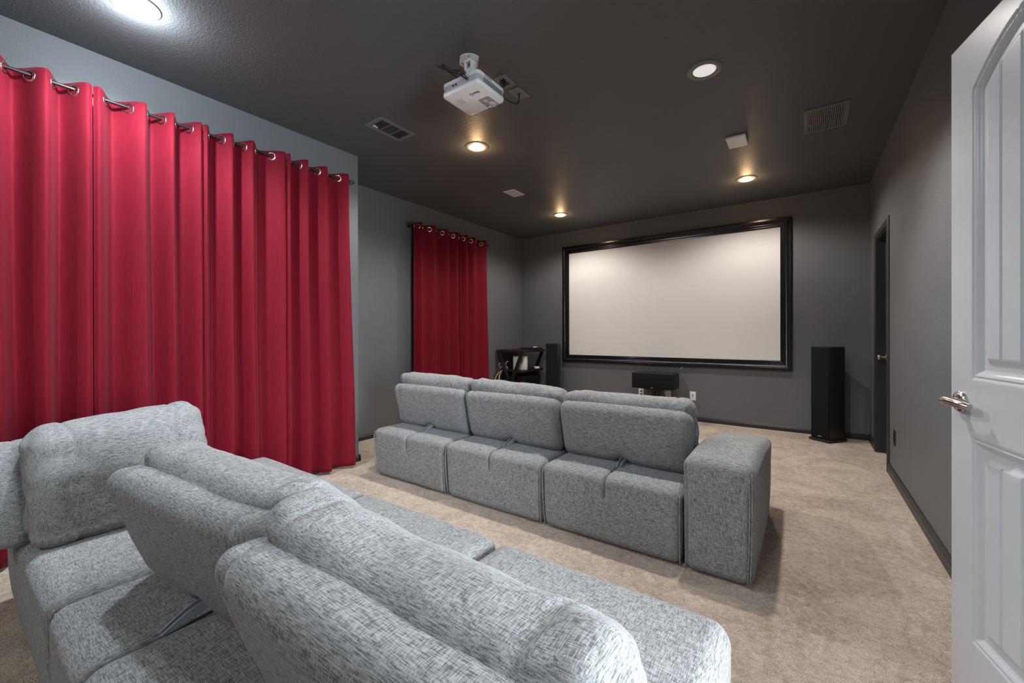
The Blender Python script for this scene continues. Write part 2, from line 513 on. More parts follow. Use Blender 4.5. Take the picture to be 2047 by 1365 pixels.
# ------------------------------------------------------------------ downlights
def glow_mat(kind, col, st): return emit_mat('lit_bulb_' + kind, col, st)
BM = {'cool': glow_mat('cool', (0.95, 0.98, 1.0), 14.0), 'warm': glow_mat('warm', (1.0, 0.62, 0.26), 9.0), 'dim': glow_mat('dim', (1.0, 0.98, 0.95), 0.42)}
lamp_labels = ['bright white ceiling downlight above the near red curtains, cut by the top edge',
               'white ceiling downlight above the rear grey sofa near the open door',
               'added unseen ceiling downlight behind the camera, right one of the rear row',
               'added unseen ceiling downlight behind the camera, left one of the rear row',
               'soft white ceiling downlight with a wide grey ring, right of the projector',
               'glowing warm ceiling downlight just beyond the projector',
               'glowing warm ceiling downlight near the right end of the screen',
               'glowing warm ceiling downlight above the left corner of the screen, smallest in view']
for (x, y, c, pw, be, kind), lab in zip(LAMPS, lamp_labels):
    d = thing('ceiling_downlight', lab, 'ceiling light', (x, y, H), group='recessed downlights in the ceiling')
    bm = bmesh.new()
    add_lathe(bm, [(0.098, 0.0), (0.098, -0.003), (0.094, -0.006), (0.075, -0.010), (0.066, -0.007), (0.063, 0.0)], (0, 0, 0), 56)
    obj('trim_ring', bm, RINGM, d, smooth=True, angle=50)
    bm = bmesh.new()
    if kind == 'dim':      # lens disc inside the ring
        add_lathe(bm, [(0.064, -0.004), (0.055, -0.0055), (0.03, -0.0065), (0, -0.007)], (0, 0, 0), 48)
    else:
        add_lathe(bm, [(0.064, -0.002), (0.060, -0.010), (0.048, -0.017), (0.028, -0.022), (0, -0.024)], (0, 0, 0), 48)
    obj('lamp_lens', bm, BM[kind], d, smooth=True)
    l = bpy.data.lights.new('lamp_light', 'SPOT'); l.shadow_soft_size = 0.045; l.energy = pw; l.color = c
    l.spot_size = math.radians(132 if kind == 'dim' else 156); l.spot_blend = 0.5
    if be:      # the part of the bulb that hangs below the ring washes the ceiling
        g = bpy.data.lights.new('bulb_glow', 'POINT'); g.shadow_soft_size = 0.04; g.energy = be
        g.color = (1.0, 0.62, 0.30) if kind == 'warm' else c
        go = bpy.data.objects.new('bulb_glow', g); COL.objects.link(go); go.parent = d; go.location = (0, 0, -0.07)
    lo = bpy.data.objects.new('lamp_light', l); COL.objects.link(lo); lo.parent = d; lo.location = (0, 0, -0.03)

# ------------------------------------------------------------------ ceiling registers, plates
def register(name, label, cat, x0, x1, y0, y1, kind):
    t = thing(name, label, cat, ((x0+x1)/2, (y0+y1)/2, H))
    bm = bmesh.new()
    ib = 0.028
    z = H-0.001
    for (a, b, c, d) in ((x0, x1, y0, y0+ib), (x0, x1, y1-ib, y1), (x0, x0+ib, y0+ib, y1-ib), (x1-ib, x1, y0+ib, y1-ib)):
        add_box(bm, a, b, c, d, z-0.007, z)
    obj('frame', bm, REGM, t, world=True)
    bm = bmesh.new(); add_box(bm, x0+ib*0.9, x1-ib*0.9, y0+ib*0.9, y1-ib*0.9, z-0.0015, z); obj('duct_opening', bm, DUCT, t, world=True)
    bm = bmesh.new()
    def slat(cx, cy, lx, ly):
        if lx > ly: M = Matrix.Translation((cx, cy, z-0.0045)) @ Matrix.Rotation(math.radians(40), 4, 'X')
        else: M = Matrix.Translation((cx, cy, z-0.0045)) @ Matrix.Rotation(math.radians(40), 4, 'Y')
        if lx > ly: add_box(bm, -lx/2, lx/2, -0.0035, 0.0035, -0.0005, 0.0005, M=M)
        else: add_box(bm, -0.0035, 0.0035, -ly/2, ly/2, -0.0005, 0.0005, M=M)
    ix0, ix1, iy0, iy1 = x0+ib, x1-ib, y0+ib, y1-ib
    if kind == 'return':
        n = 18
        for k in range(n): slat(ix0 + (k+0.5)*(ix1-ix0)/n, (iy0+iy1)/2, 0.003, iy1-iy0)
        for f in (0.33, 0.67): add_box(bm, ix0, ix1, iy0+(iy1-iy0)*f-0.004, iy0+(iy1-iy0)*f+0.004, z-0.007, z-0.002)
    else:
        a = iy0 + (iy1-iy0)*0.32; b = iy0 + (iy1-iy0)*0.68
        for k in range(7): slat((ix0+ix1)/2, iy0 + (k+0.5)*(a-iy0)/7, ix1-ix0, 0.003)
        for k in range(10): slat(ix0 + (k+0.5)*(ix1-ix0)/10, (a+b)/2, 0.003, b-a-0.012)
        for k in range(7): slat((ix0+ix1)/2, b + (k+0.5)*(iy1-b)/7, ix1-ix0, 0.003)
        for f in (a, b): add_box(bm, ix0, ix1, f-0.004, f+0.004, z-0.007, z-0.002)
    obj('slats', bm, REGM, t, world=True)
    if kind != 'return':
        bm = bmesh.new()
        add_box(bm, x0+0.055, x0+0.062, y0+0.030, y0+0.075, z-0.018, z-0.008, 0.001)
        add_box(bm, x0+0.030, x0+0.075, y0+0.040, y0+0.050, z-0.011, z-0.008, 0.001)
        obj('damper_lever', bm, GPLAST, t, world=True)
register('supply_vent', 'dark ceiling air vent with three way louvres, left of the projector', 'air vent', -2.735, -2.535, 1.93, 2.255, 'supply')
register('return_vent', 'dark rectangular ceiling air vent near the right wall', 'air vent', -0.005, 0.262, 3.646, 4.06, 'return')

for (x0, x1, y0, y1, lab, grille) in ((-0.526, -0.380, 3.762, 3.98, 'raised solid white rectangular plate on the ceiling between two right downlights', False),
                                      (-2.757, -2.610, 3.733, 3.952, 'flat white rectangular grille plate on the ceiling above the small red curtain', True)):
    t = thing('ceiling_speaker_plate', lab, 'ceiling plate', ((x0+x1)/2, (y0+y1)/2, H), group='white plates on the ceiling')
    bm = bmesh.new(); add_box(bm, x0, x1, y0, y1, H-(0.007 if grille else 0.022), H-0.0005, 0.003 if grille else 0.008, 2)
    obj('plate', bm, WPLAST, t, world=True)
    if grille:
        bm = bmesh.new()
        add_box(bm, x0+0.012, x1-0.012, y0+0.012, y1-0.012, H-0.0085, H-0.0072)
        obj('grille', bm, plain('grey_grille_cloth', (0.52, 0.51, 0.50), 0.7, bump=0.8, bs=700), t, world=True)

# ------------------------------------------------------------------ projector
pj = thing('projector', 'white projector hanging upside down from a white ceiling mount', 'projector', (-1.568, 1.84, 2.74))
px0, px1, py0, py1, pz0, pz1 = -1.703, -1.433, 1.715, 1.962, 2.497, 2.580
bm = bmesh.new()
def rrect(x0, x1, y0, y1, r, k=6):
    out = []
    for cx, cy, a0 in ((x1-r, y1-r, 0), (x0+r, y1-r, 90), (x0+r, y0+r, 180), (x1-r, y0+r, 270)):
        for i in range(k+1):
            a = math.radians(a0 + 90*i/k); out.append((cx + r*math.cos(a), cy + r*math.sin(a)))
    return out
def loft(bm, secs, cap=True, mi=None):
    rs = [[bm.verts.new((x, y, z)) for x, y in pts] for pts, z in secs]
    n = len(rs[0])
    for i, (a, b) in enumerate(zip(rs, rs[1:])):
        for k in range(n):
            f = bm.faces.new((a[k], a[(k+1) % n], b[(k+1) % n], b[k]))
            if mi: f.material_index = mi[i]
    if cap: bm.faces.new(rs[0][::-1]); bm.faces.new(rs[-1])
    return rs
rr = 0.022
secs = [(rrect(px0+0.008, px1-0.008, py0+0.008, py1-0.008, rr), pz0), (rrect(px0+0.002, px1-0.002, py0+0.002, py1-0.002, rr), pz0+0.003), (rrect(px0, px1, py0, py1, rr), pz0+0.009),
        (rrect(px0, px1, py0, py1, rr), pz0+0.022), (rrect(px0+0.003, px1-0.003, py0+0.003, py1-0.003, rr), pz0+0.023), (rrect(px0+0.003, px1-0.003, py0+0.003, py1-0.003, rr), pz0+0.052),
        (rrect(px0, px1, py0, py1, rr), pz0+0.053), (rrect(px0+0.002, px1-0.002, py0+0.002, py1-0.002, rr), pz1-0.008), (rrect(px0+0.012, px1-0.012, py0+0.012, py1-0.012, rr), pz1)]
loft(bm, secs, mi=[0, 0, 0, 1, 1, 1, 0, 0])
obj('casing', bm, [WPLAST, GPLAST], pj, angle=40, world=True)
bm = bmesh.new()     # recessed port bay on the rear side
add_box(bm, px0+0.035, px1-0.030, py0-0.001, py0+0.004, pz0+0.024, pz0+0.055, 0.002, 1)
bay = obj('port_panel', bm, GPLAST, pj, world=True)
for x, w, h_ in ((-1.645, 0.010, 0.008), (-1.612, 0.012, 0.012), (-1.590, 0.008, 0.008)):
    bm = bmesh.new()
    add_lathe(bm, [(0, 0), (0.0055, 0), (0.0055, 0.004), (0.003, 0.005), (0, 0.005)], (x, py0-0.001, pz0+0.038), 16, Matrix.Rotation(PI/2, 4, 'X'))
    obj('socket', bm, YELW if x < -1.64 else DPLAST, bay, world=True)
bm = bmesh.new()     # vent rows on the +X side
for r in range(5):
    for k in range(15):
        y = py0 + 0.05 + k*0.0115; z = pz0 + 0.027 + r*0.0055
        add_box(bm, px1-0.0035, px1-0.0022, y, y+0.008, z, z+0.0028)
for r in range(3):
    for k in range(7):
        y = py0 + 0.06 + k*0.009; z = pz0 + 0.058 + r*0.005
        add_box(bm, px1-0.002, px1+0.0006, y, y+0.004, z, z+0.0025)
obj('vent_grille', bm, DPLAST, pj, world=True)
bm = bmesh.new()     # lens recess
pts = rrect(-1.548, -1.470, 1.850, 1.958, 0.012)
loft(bm, [(pts, pz0-0.0006), (pts, pz0+0.001)])
w_ = obj('lens_window', bm, plain('warm_grey_recess', (0.36, 0.31, 0.27), 0.4), pj, world=True)
bm = bmesh.new()
add_lathe(bm, [(0.0, -0.010), (0.016, -0.009), (0.024, -0.006), (0.028, 0.0), (0.0, 0.0)], (-1.505, 1.93, pz0-0.0006), 32)
add_lathe(bm, [(0.0, -0.004), (0.014, -0.0035), (0.019, 0.0)], (-1.520, 1.885, pz0-0.0006), 24)
obj('lens', bm, GPLAST, w_, smooth=True, angle=40, world=True)
bm = bmesh.new()     # button pad
pts = rrect(-1.665, -1.607, 1.782, 1.832, 0.005)
loft(bm, [(pts, pz0-0.0012), (pts, pz0+0.001)])
kp = obj('control_pad', bm, WPLAST, pj, world=True)
bm = bmesh.new()
for k in range(4): add_box(bm, -1.658, -1.614, 1.788+k*0.0115, 1.7905+k*0.0115, pz0-0.0018, pz0-0.0008)
obj('button_lines', bm, plain('tan_marking', (0.33, 0.28, 0.23), 0.5), kp, world=True)
bm = text_mesh('BenQ', 0.028, 0.0003)
M = Matrix(((-1, 0, 0, -1.518), (0, 1, 0, 1.787), (0, 0, -1, pz0-0.0004), (0, 0, 0, 1)))
bmesh.ops.transform(bm, matrix=M, verts=bm.verts)
obj('brand_lettering', bm, plain('grey_print', (0.05, 0.05, 0.055), 0.5), pj, world=True)
# mount
mt_c = (-1.600, 1.842)
bm = bmesh.new()
pts = []
for k in range(48):
    a = 2*PI*k/48; x = 0.068*math.cos(a); y = 0.068*math.sin(a)
    x2 = x*0.7071 + y*0.7071
    if x2 > 0.048: x -= (x2-0.048)*0.7071; y -= (x2-0.048)*0.7071
    if x2 < -0.060: x -= (x2+0.060)*0.7071; y -= (x2+0.060)*0.7071
    pts.append((mt_c[0]+x, mt_c[1]+y))
loft(bm, [(pts, H-0.005), (pts, H)])
mt = obj('ceiling_mount', bm, plain('white_powder_coat', (0.70, 0.70, 0.68), 0.35), pj, angle=30, world=True)
for dx, dy in ((-0.04, -0.022), (0.03, -0.045), (-0.03, 0.045), (0.045, 0.02)):
    bm = bmesh.new()
    add_lathe(bm, [(0, -0.009), (0.006, -0.008), (0.007, -0.005)], (mt_c[0]+dx, mt_c[1]+dy, H), 14)
    obj('screw', bm, CHROME, mt, world=True, angle=40)
bm = bmesh.new()
x, y = mt_c
add_box(bm, x-0.026, x+0.026, y-0.024, y-0.016, H-0.013, H-0.0052, 0.001)
add_box(bm, x-0.026, x+0.026, y+0.016, y+0.024, H-0.013, H-0.0052, 0.001)
add_box(bm, x-0.026, x-0.020, y-0.020, y+0.020, H-0.058, H-0.0052, 0.001)
add_box(bm, x+0.020, x+0.026, y-0.020, y+0.020, H-0.058, H-0.0052, 0.001)
add_box(bm, x-0.020, x+0.020, y-0.013, y+0.013, H-0.075, H-0.045, 0.002)
add_box(bm, x-0.011, x+0.014, y-0.011, y+0.011, H-0.118, H-0.070, 0.002)
add_lathe(bm, [(0, -0.05), (0.045, -0.05), (0.050, -0.046), (0.050, -0.038), (0.012, -0.034), (0, -0.034)], (x+0.02, y, pz1+0.046), 28)
for ax, ay in ((-0.10, -0.07), (0.13, -0.07), (-0.10, 0.09), (0.13, 0.09)):
    add_tube(bm, [(x+0.02, y, pz1+0.006), (x+ax, y+ay, pz1+0.006)], 0.0055, 8)
    add_tube(bm, [(x+ax, y+ay, pz1-0.003), (x+ax, y+ay, pz1+0.014)], 0.009, 12)
obj('mount_bracket', bm, mt.data.materials[0], mt, world=True, angle=30)

for (x0, x1, y0, y1, lab) in ((-1.590, -1.503, 2.056, 2.180, 'dark grey ceiling outlet plate with a plug, the one nearer the projector'),
                              (-1.590, -1.505, 2.210, 2.340, 'dark grey ceiling cable plate with a round hole, the one farther from the projector')):
    t = thing('ceiling_outlet_plate', lab, 'outlet plate', ((x0+x1)/2, (y0+y1)/2, H), group='dark plates behind the projector')
    bm = bmesh.new(); add_box(bm, x0, x1, y0, y1, H-0.006, H, 0.0025, 2); obj('plate', bm, REGM, t, world=True, angle=30)
    bm = bmesh.new()
    if 'plug' in lab:
        for yy in (y0+0.042, y1-0.042): add_box(bm, x0+0.028, x1-0.028, yy-0.014, yy+0.014, H-0.0075, H-0.005, 0.002)
        obj('receptacle', bm, DPLAST, t, world=True)
    else:
        add_lathe(bm, [(0, -0.0075), (0.010, -0.0075), (0.012, -0.005), (0, -0.005)], ((x0+x1)/2, (y0+y1)/2, H), 20)
        obj('cable_hole', bm, DPLAST, t, world=True)
# cables
def cable(name, label, pts, r, m, group=None, cat='cable'):
    bm = bmesh.new(); add_tube(bm, spline(pts, 8), r, 8)
    o = obj(name, bm, m, smooth=True); tag(o, label, cat, group); return o
t = thing('power_plug', 'black plug and lead from the ceiling outlet to the projector', 'plug', (-1.550, 2.098, H-0.006))
bm = bmesh.new(); add_box(bm, -1.565, -1.533, 2.083, 2.113, H-0.045, H-0.0076, 0.006, 2); obj('plug_body', bm, DPLAST, t, world=True, angle=40)
bm = bmesh.new(); add_tube(bm, spline([(-1.549, 2.098, H-0.043), (-1.547, 2.080, H-0.080), (-1.540, 2.02, H-0.112), (-1.535, 1.985, 2.64), (-1.56, 1.90, 2.625), (-1.60, 1.79, 2.625), (-1.575, 1.720, 2.600), (-1.540, 1.690, 2.580), (-1.512, 1.700, 2.550), (-1.505, 1.7135, 2.535)], 8), 0.0035, 8); obj('lead', bm, DPLAST, t, world=True, smooth=True)
cable('video_cable', 'black video cable looping between the round ceiling hole and the projector',
      [(-1.548, 2.275, H-0.008), (-1.545, 2.275, H-0.04), (-1.555, 2.26, H-0.075), (-1.56, 2.18, H-0.095), (-1.57, 2.08, H-0.10), (-1.60, 1.97, 2.625), (-1.655, 1.80, 2.640), (-1.685, 1.72, 2.665), (-1.655, 1.672, 2.650), (-1.60, 1.670, 2.605), (-1.54, 1.690, 2.560), (-1.502, 1.712, 2.530)], 0.0042, DPLAST)
cable('cable_tie_loop', 'thin black cable bundle sticking out behind the projector mount',
      [(-1.59, 1.80, 2.632), (-1.66, 1.745, 2.650), (-1.705, 1.69, 2.668), (-1.690, 1.675, 2.655), (-1.62, 1.70, 2.622), (-1.56, 1.715, 2.600)], 0.0055, DPLAST)

# ------------------------------------------------------------------ curtains
RODZ = 2.452
def lerp(a, b, t): return a + (b-a)*t
def curtain(name, label, X0, peaks, y0, y1, zt, zb, amp, group, seed, gro=True, flare=0.0, start_peak=True, skip_last=False):
    """peaks: world Y of the folds that stand forward; between them lie the troughs"""
    rnd = random.Random(seed)
    t = thing(name, label, 'curtain', (X0, (y0+y1)/2, zb), group=group)
    pk = sorted(peaks)
    keys = [(y0, 0.72)]
    for i, p in enumerate(pk):
        if p - y0 > 0.05 and i == 0: keys.append((lerp(y0, p, 0.5), -1.0))
        keys.append((p, 1.0))
        if i < len(pk)-1: keys.append((lerp(p, pk[i+1], 0.36), -1.0))
    keys.append((y1, 0.72))
    cols = []
    K = 11
    for (a, va), (b, vb) in zip(keys, keys[1:]):
        for k in range(K):
            u = k/K
            w = 0.5 - 0.5*math.cos(PI*u)
            w = lerp(w, u, 0.25)
            # shift along Y so the front folds hang over a little
            yy = lerp(a, b, u)
            cols.append((yy, lerp(va, vb, w)))
    cols.append(keys[-1])
    rows = 70
    bm = bmesh.new()
    grid = []
    for r in range(rows+1):
        v = r/rows
        # denser rows at the header
        z = lerp(zt, zb, v**1.0)
        row = []
        for i, (y, w) in enumerate(cols):
            low = sstep(0.05, 1.0, v)
            a = amp*(1 + 0.15*low*noise.noise(Vector((y*5, seed, 0))))
            drift = 0.035*low*math.sin(PI*max(0.0, min(1.0, (y-y0)/(y1-y0))))*noise.noise(Vector((y*3.1, v*1.7, seed+3.3)))
            wob = 0.006*noise.noise(Vector((y*14, v*5.0, seed)))*low
            x = X0 + a*(w*0.98) + wob
            # slack scallop of the header between grommets
            dz = 0.0
            if v < 0.2: dz = -0.012*(1-w)*0.5*(1 - v/0.2)
            yy = y + drift + flare*low*max(0.0, (y-y0)/(y1-y0))**2 + 0.008*math.sin(PI*w)*0
            dzb = 0.012*noise.noise(Vector((y*4, 9.1, seed)))*(v**6)
            row.append(bm.verts.new((x, yy, z + dz + dzb)))
        grid.append(row)
    for a, b in zip(grid, grid[1:]):
        for k in range(len(cols)-1):
            bm.faces.new((a[k], a[k+1], b[k+1], b[k]))
    o = obj('cloth', bm, RED, t, smooth=True, world=True)
    so = o.modifiers.new('thickness', 'SOLIDIFY'); so.thickness = 0.0022; so.offset = 0
    # hem line under the header
    if gro:
        for i in range(len(cols)-1):
            (ya, wa), (yb, wb) = cols[i], cols[i+1]
            if (wa <= 0 < wb) or (wb <= 0 < wa):
                f = (0-wa)/(wb-wa); yg = lerp(ya, yb, f)
                tang = Vector((amp*(wb-wa), (yb-ya), 0)).normalized()
                nrm = tang.cross(Vector((0, 0, 1)))
                bm = bmesh.new()
                prof = [(0.0205, -0.0016), (0.0208, -0.0030), (0.0235, -0.0044), (0.0285, -0.0036), (0.0310, -0.0012), (0.0310, 0.0012), (0.0285, 0.0036), (0.0235, 0.0044), (0.0208, 0.0030), (0.0205, 0.0016)]
                qq = Vector((0, 0, 1)).rotation_difference(nrm).to_matrix().to_4x4()
                add_lathe(bm, prof, (X0, yg, RODZ-0.006), 28, qq, closed=True)
                obj('grommet', bm, CHROME, t, smooth=True, world=True)
    return t
NZT = 2.492
NX = XN + 0.092
gN = 'red curtain panels on the near left wall'
curtain('curtain', 'red grommet curtain panel cut by the left edge of the photo', NX, [0.03, 0.19, 0.355, 0.505], -0.06, 0.522, NZT, 0.025, 0.052, gN, 1)
curtain('curtain', 'red curtain panel behind the corner back cushion, second from the left', NX, [0.545, 0.740, 0.872, 1.012], 0.526, 1.028, NZT, 0.022, 0.052, gN, 2)
curtain('curtain', 'red curtain panel third from the left on the near wall, with three wide folds', NX, [1.046, 1.192, 1.318, 1.532], 1.032, 1.551, NZT, 0.020, 0.052, gN, 3)
curtain('curtain', 'red curtain panel at the outer wall corner, rightmost of the near row', NX, [1.572, 1.707, 1.863, 2.052], 1.555, 2.070, NZT, 0.024, 0.052, gN, 4, flare=0.06)
curtain('curtain', 'smaller separate red curtain panel on the far left wall beside the screen', XF+0.082, [3.462, 3.686, 3.908, 4.100, 4.135, 4.285, 4.45, 4.70], 3.335, 4.715, NZT+0.008, 0.03, 0.040, None, 5, flare=0.05)

def rod(label, X, y0, y1, wallx):
    t = thing('curtain_rod', label, 'curtain rod', (X, (y0+y1)/2, RODZ), group='dark curtain rods')
    bm = bmesh.new(); add_tube(bm, [(X, y0, RODZ), (X, y1, RODZ)], 0.0085, 16); obj('pole', bm, RODM, t, world=True, smooth=True, angle=40)
    for ye, sg in ((y0, -1), (y1, 1)):
        bm = bmesh.new()
        add_lathe(bm, [(0, 0), (0.010, 0), (0.010, 0.010), (0.005, 0.013)], (X, ye, RODZ), 16, Matrix.Rotation(-sg*PI/2, 4, 'X'))
        for k in range(6):      # open twisted cage
            pts = []
            for j in range(9):
                u = j/8; a = 2*PI*k/6 + u*1.6; r = 0.021*math.sin(PI*u)**0.8 + 0.001
                pts.append((X + r*math.cos(a), ye + sg*(0.010+0.050*u), RODZ + r*math.sin(a)))
            add_tube(bm, pts, 0.0024, 6)
        obj('finial', bm, RODM, t, world=True, smooth=True)
    for yb_ in ((y0+0.02, (y0+y1)/2, y1-0.02) if y1-y0 > 1.8 else (y0+0.02, y1-0.02)):
        bm = bmesh.new()
        add_tube(bm, [(X, yb_, RODZ-0.012), (wallx+0.006, yb_, RODZ-0.012)], 0.005, 8)
        add_lathe(bm, [(0, 0), (0.020, 0), (0.020, 0.005), (0, 0.006)], (wallx, yb_, RODZ-0.012), 16, Matrix.Rotation(PI/2, 4, 'Y'))
        obj('bracket', bm, RODM, t, world=True, smooth=True, angle=40)
rod('long dark curtain rod with cage finials along the near left wall', NX, -0.10, 2.085, XN)
rod('short dark curtain rod holding the small curtain on the far left wall', XF+0.082, 3.33, 4.735, XF)

# ------------------------------------------------------------------ cushions
def grid_axis(h, r, n, extra=()):
    v = {-h, h, -(h-r), h-r}
    for k in range(1, 5):
        e = r*(1 - math.tan(math.radians(45*(1-k/5))))   # even angular steps in the rounding
        v.add(h - r*(1-0) + r*math.tan(math.radians(45*k/5)) if False else (h - r) + r*math.tan(math.radians(45*k/5)))
        v.add(-((h - r) + r*math.tan(math.radians(45*k/5))))
    for k in range(1, n): v.add(-(h-r) + 2*(h-r)*k/n)
    for e in extra:
        if -h < e < h: v.add(e)
    out = sorted(v); res = [out[0]]
    for x in out[1:]:
        if x - res[-1] > 1e-5: res.append(x)
    return res
def soft_box(sx, sy, sz, r, n=(14, 10, 8), ex=((), (), ()), puff=(0.0, 0.0, 0.0), rr=None):
    h = (sx/2, sy/2, sz/2)
    ax = [grid_axis(h[i], r, n[i], ex[i]) for i in range(3)]
    bm = bmesh.new(); cache = {}
    def V(i, j, k):
        key = (i, j, k)
        if key not in cache:
            p = Vector((ax[0][i], ax[1][j], ax[2][k]))
            q = Vector([max(-(h[a]-r), min(h[a]-r, p[a])) for a in range(3)])
            d = p - q
            if d.length > 1e-9: p = q + d.normalized()*r
            u = [p[a]/h[a] for a in range(3)]
            for a in range(3):
                if puff[a]:
                    b, c = (a+1) % 3, (a+2) % 3
                    p[a] += puff[a]*u[a]*max(0, 1-u[b]**2)**0.8*max(0, 1-u[c]**2)**0.8
            cache[key] = bm.verts.new(p)
        return cache[key]
    N = [len(a)-1 for a in ax]
    def face(q): bm.faces.new([V(*i) for i in q])
    for i in range(N[0]):
        for j in range(N[1]):
            face(((i, j, 0), (i, j+1, 0), (i+1, j+1, 0), (i+1, j, 0))); face(((i, j, N[2]), (i+1, j, N[2]), (i+1, j+1, N[2]), (i, j+1, N[2])))
    for i in range(N[0]):
        for k in range(N[2]):
            face(((i, 0, k), (i+1, 0, k), (i+1, 0, k+1), (i, 0, k+1))); face(((i, N[1], k), (i, N[1], k+1), (i+1, N[1], k+1), (i+1, N[1], k)))
    for j in range(N[1]):
        for k in range(N[2]):
            face(((0, j, k), (0, j, k+1), (0, j+1, k+1), (0, j+1, k))); face(((N[0], j, k), (N[0], j+1, k), (N[0], j+1, k+1), (N[0], j, k+1)))
    bm.normal_update()
    return bm
def wrinkle(bm, amp, freq, seed, mask=None, ridge=False):
    bm.normal_update()
    for v in bm.verts:
        c = v.co
        w = mask(c) if mask else 1.0
        p = Vector((c.x*freq[0], c.y*freq[1], c.z*freq[2] + seed*7.3))
        n = noise.noise(p)
        if ridge: n = -(1 - abs(n)*2.2) if abs(n) < 0.45 else 0
        v.co = c + v.normal*(n*amp*w)
def gauss(x, c, s): return math.exp(-((x-c)/s)**2)

BASEZ = 0.375
DEP = 1.05
def base_module(parent, x0, x1, depth=DEP, h=BASEZ, slit=True, seed=0, name='seat_base', r=0.045, depth0=0.0, end_round=False):
    w = x1-x0-0.006; cx = (x0+x1)/2
    ext = (-0.02, -0.012, -0.006, -0.003, 0, 0.003, 0.006, 0.012, 0.02)
    ez = [h/2 - 0.16 + 0.012*k for k in range(12)]
    ey = [-depth/2 + 0.02*k for k in range(3, 16)]
    bm = soft_box(w, depth, h, r, (22, 20, 10), (ext, ey, ez), (0.004, 0.006, 0.007))
    wrinkle(bm, 0.003, (5, 5, 7), seed+1)
    for v in bm.verts:
        x, y, z = v.co
        # feet of the block tuck in slightly
        t = max(0, (h/2 - z)/h)
        v.co.y += (0.020 if y < 0 else -0.012)*t**1.5*(1 if abs(y) > depth/2-0.1 else 0)
        v.co.x -= 0.006*t*math.copysign(1, x)*(1 if abs(x) > w/2-0.06 else 0)
        if slit:
            g = math.exp(-abs(x)/0.0045)
            back = sstep(h/2-0.150, h/2-0.09, z) if y < -depth/2+0.06 else 0
            top = (1 - sstep(-depth/2+0.24, -depth/2+0.30, y)) if z > h/2-0.06 else 0
            m = max(back, top)
            g2 = math.exp(-(x/0.03)**2)
            if m > 0:
                v.co.y += (0.022*g + 0.004*g2)*back; v.co.z -= (0.022*g + 0.005*g2)*top
    # piping along the rear upright edges
    bmesh.ops.translate(bm, verts=bm.verts, vec=(cx, depth0 + depth/2, h/2 + 0.004))
    o = obj(name, bm, FAB, parent, smooth=True)
    for sx in (-1, 1):
        bm = bmesh.new()
        xx = cx + sx*(w/2 - 0.011)
        add_tube(bm, spline([(xx, depth0+0.030, 0.012), (xx+sx*0.002, depth0+0.016, h*0.35), (xx+sx*0.003, depth0+0.008, h-0.075), (xx+sx*0.002, depth0+0.018, h-0.020)], 5), 0.0035, 6)
        obj('piping', bm, FAB, o, smooth=True)
    return o
def back_shell(parent, x0, x1, yb=0.255, yt=0.180, z0=0.372, z1=0.722, th=0.135, seed=0, twist=0.0):
    w = x1-x0-0.008; cx = (x0+x1)/2; h = z1-z0
    ext = (-0.10, -0.05, -0.025, -0.012, 0, 0.012, 0.025, 0.05, 0.10, w/2-0.085, w/2-0.080, w/2-0.075, -w/2+0.075, -w/2+0.080, -w/2+0.085)
    bm = soft_box(w, th, h, min(0.056, th*0.42), (24, 6, 12), (ext, (), ()), (0.004, 0.014, 0.008))
    wrinkle(bm, 0.0035, (6, 6, 9), seed+11)
    for v in bm.verts:
        x, y, z = v.co
        s = gauss(abs(x), w/2-0.080, 0.006)*0.0035
        if z > 0: v.co.z -= s*(1 if z > h/2-0.05 else 0)
        if y < 0: v.co.y += s*(1 if z > h/2-0.12 else 0)
        # cloth gathered upward at the bottom middle, over the hinge
        if z < -h/2+0.09:
            k = gauss(x, 0.0, 0.045)*(1 - (z+h/2)/0.09)
            v.co.z += 0.032*k; v.co.y += (0.010*k if y < 0 else 0)
        t = (v.co.z + h/2)/h
        v.co.x *= 0.985 + 0.015*t
        y2 = v.co.y + th/2 + yb + (yt-yb)*t + twist*(0.5 + v.co.x/w)
        v.co = Vector((cx + v.co.x, y2, z0 + v.co.z + h/2))
    o = obj('backrest', bm, FAB, parent, smooth=True)
    return o
def pillow(parent, x0, x1, yc=0.385, zb=0.372, zt=0.800, th=0.185, lean=-0.13, seed=0, left_up=0.0, right_up=0.0, sag=0.0, wamp=0.008, twist=0.0):
    w = x1-x0-0.004; cx = (x0+x1)/2; h = zt-zb
    ext = tuple(s*(w/2-d) for s in (-1, 1) for d in (0.085, 0.095, 0.105, 0.115, 0.125))
    bm = soft_box(w, th, h, 0.062, (36, 10, 22), (ext, (), ()), (0.004, 0.030, 0.010))
    wrinkle(bm, wamp, (4.5, 5, 5), seed+21)
    wrinkle(bm, wamp*0.45, (14, 11, 13), seed+31)
    # creases near the ends and the bottom roll
    wrinkle(bm, wamp*0.7, (9, 7, 16), seed+41, mask=lambda c: sstep(w/2-0.22, w/2-0.05, abs(c.x))*0.9 + 0.25, ridge=True)
    for v in bm.verts:
        x, y, z = v.co
        s = gauss(abs(x), w/2-0.105 + 0.02*math.sin(z*18+seed), 0.007)*0.006
        if z > h/2-0.06: v.co.z -= s
        elif y > 0: v.co.y -= s
        else: v.co.y += s
        if y > 0: v.co.y -= 0.012*gauss(z, -h/2+0.075 + 0.012*math.sin(x*11+seed), 0.010)
        u = x/(w/2)
        if z > 0:
            v.co.z += (left_up*max(0, -u)**1.5 + right_up*max(0, u)**1.5 - sag*(1-u*u))*(z/(h/2))
        t = (z + h/2)/h
        v.co = Vector((cx + v.co.x, yc + v.co.y + lean*(t-0.5) + twist*u*0.5, zb + v.co.z + h/2))
    return obj('back_cushion', bm, FAB, parent, smooth=True)
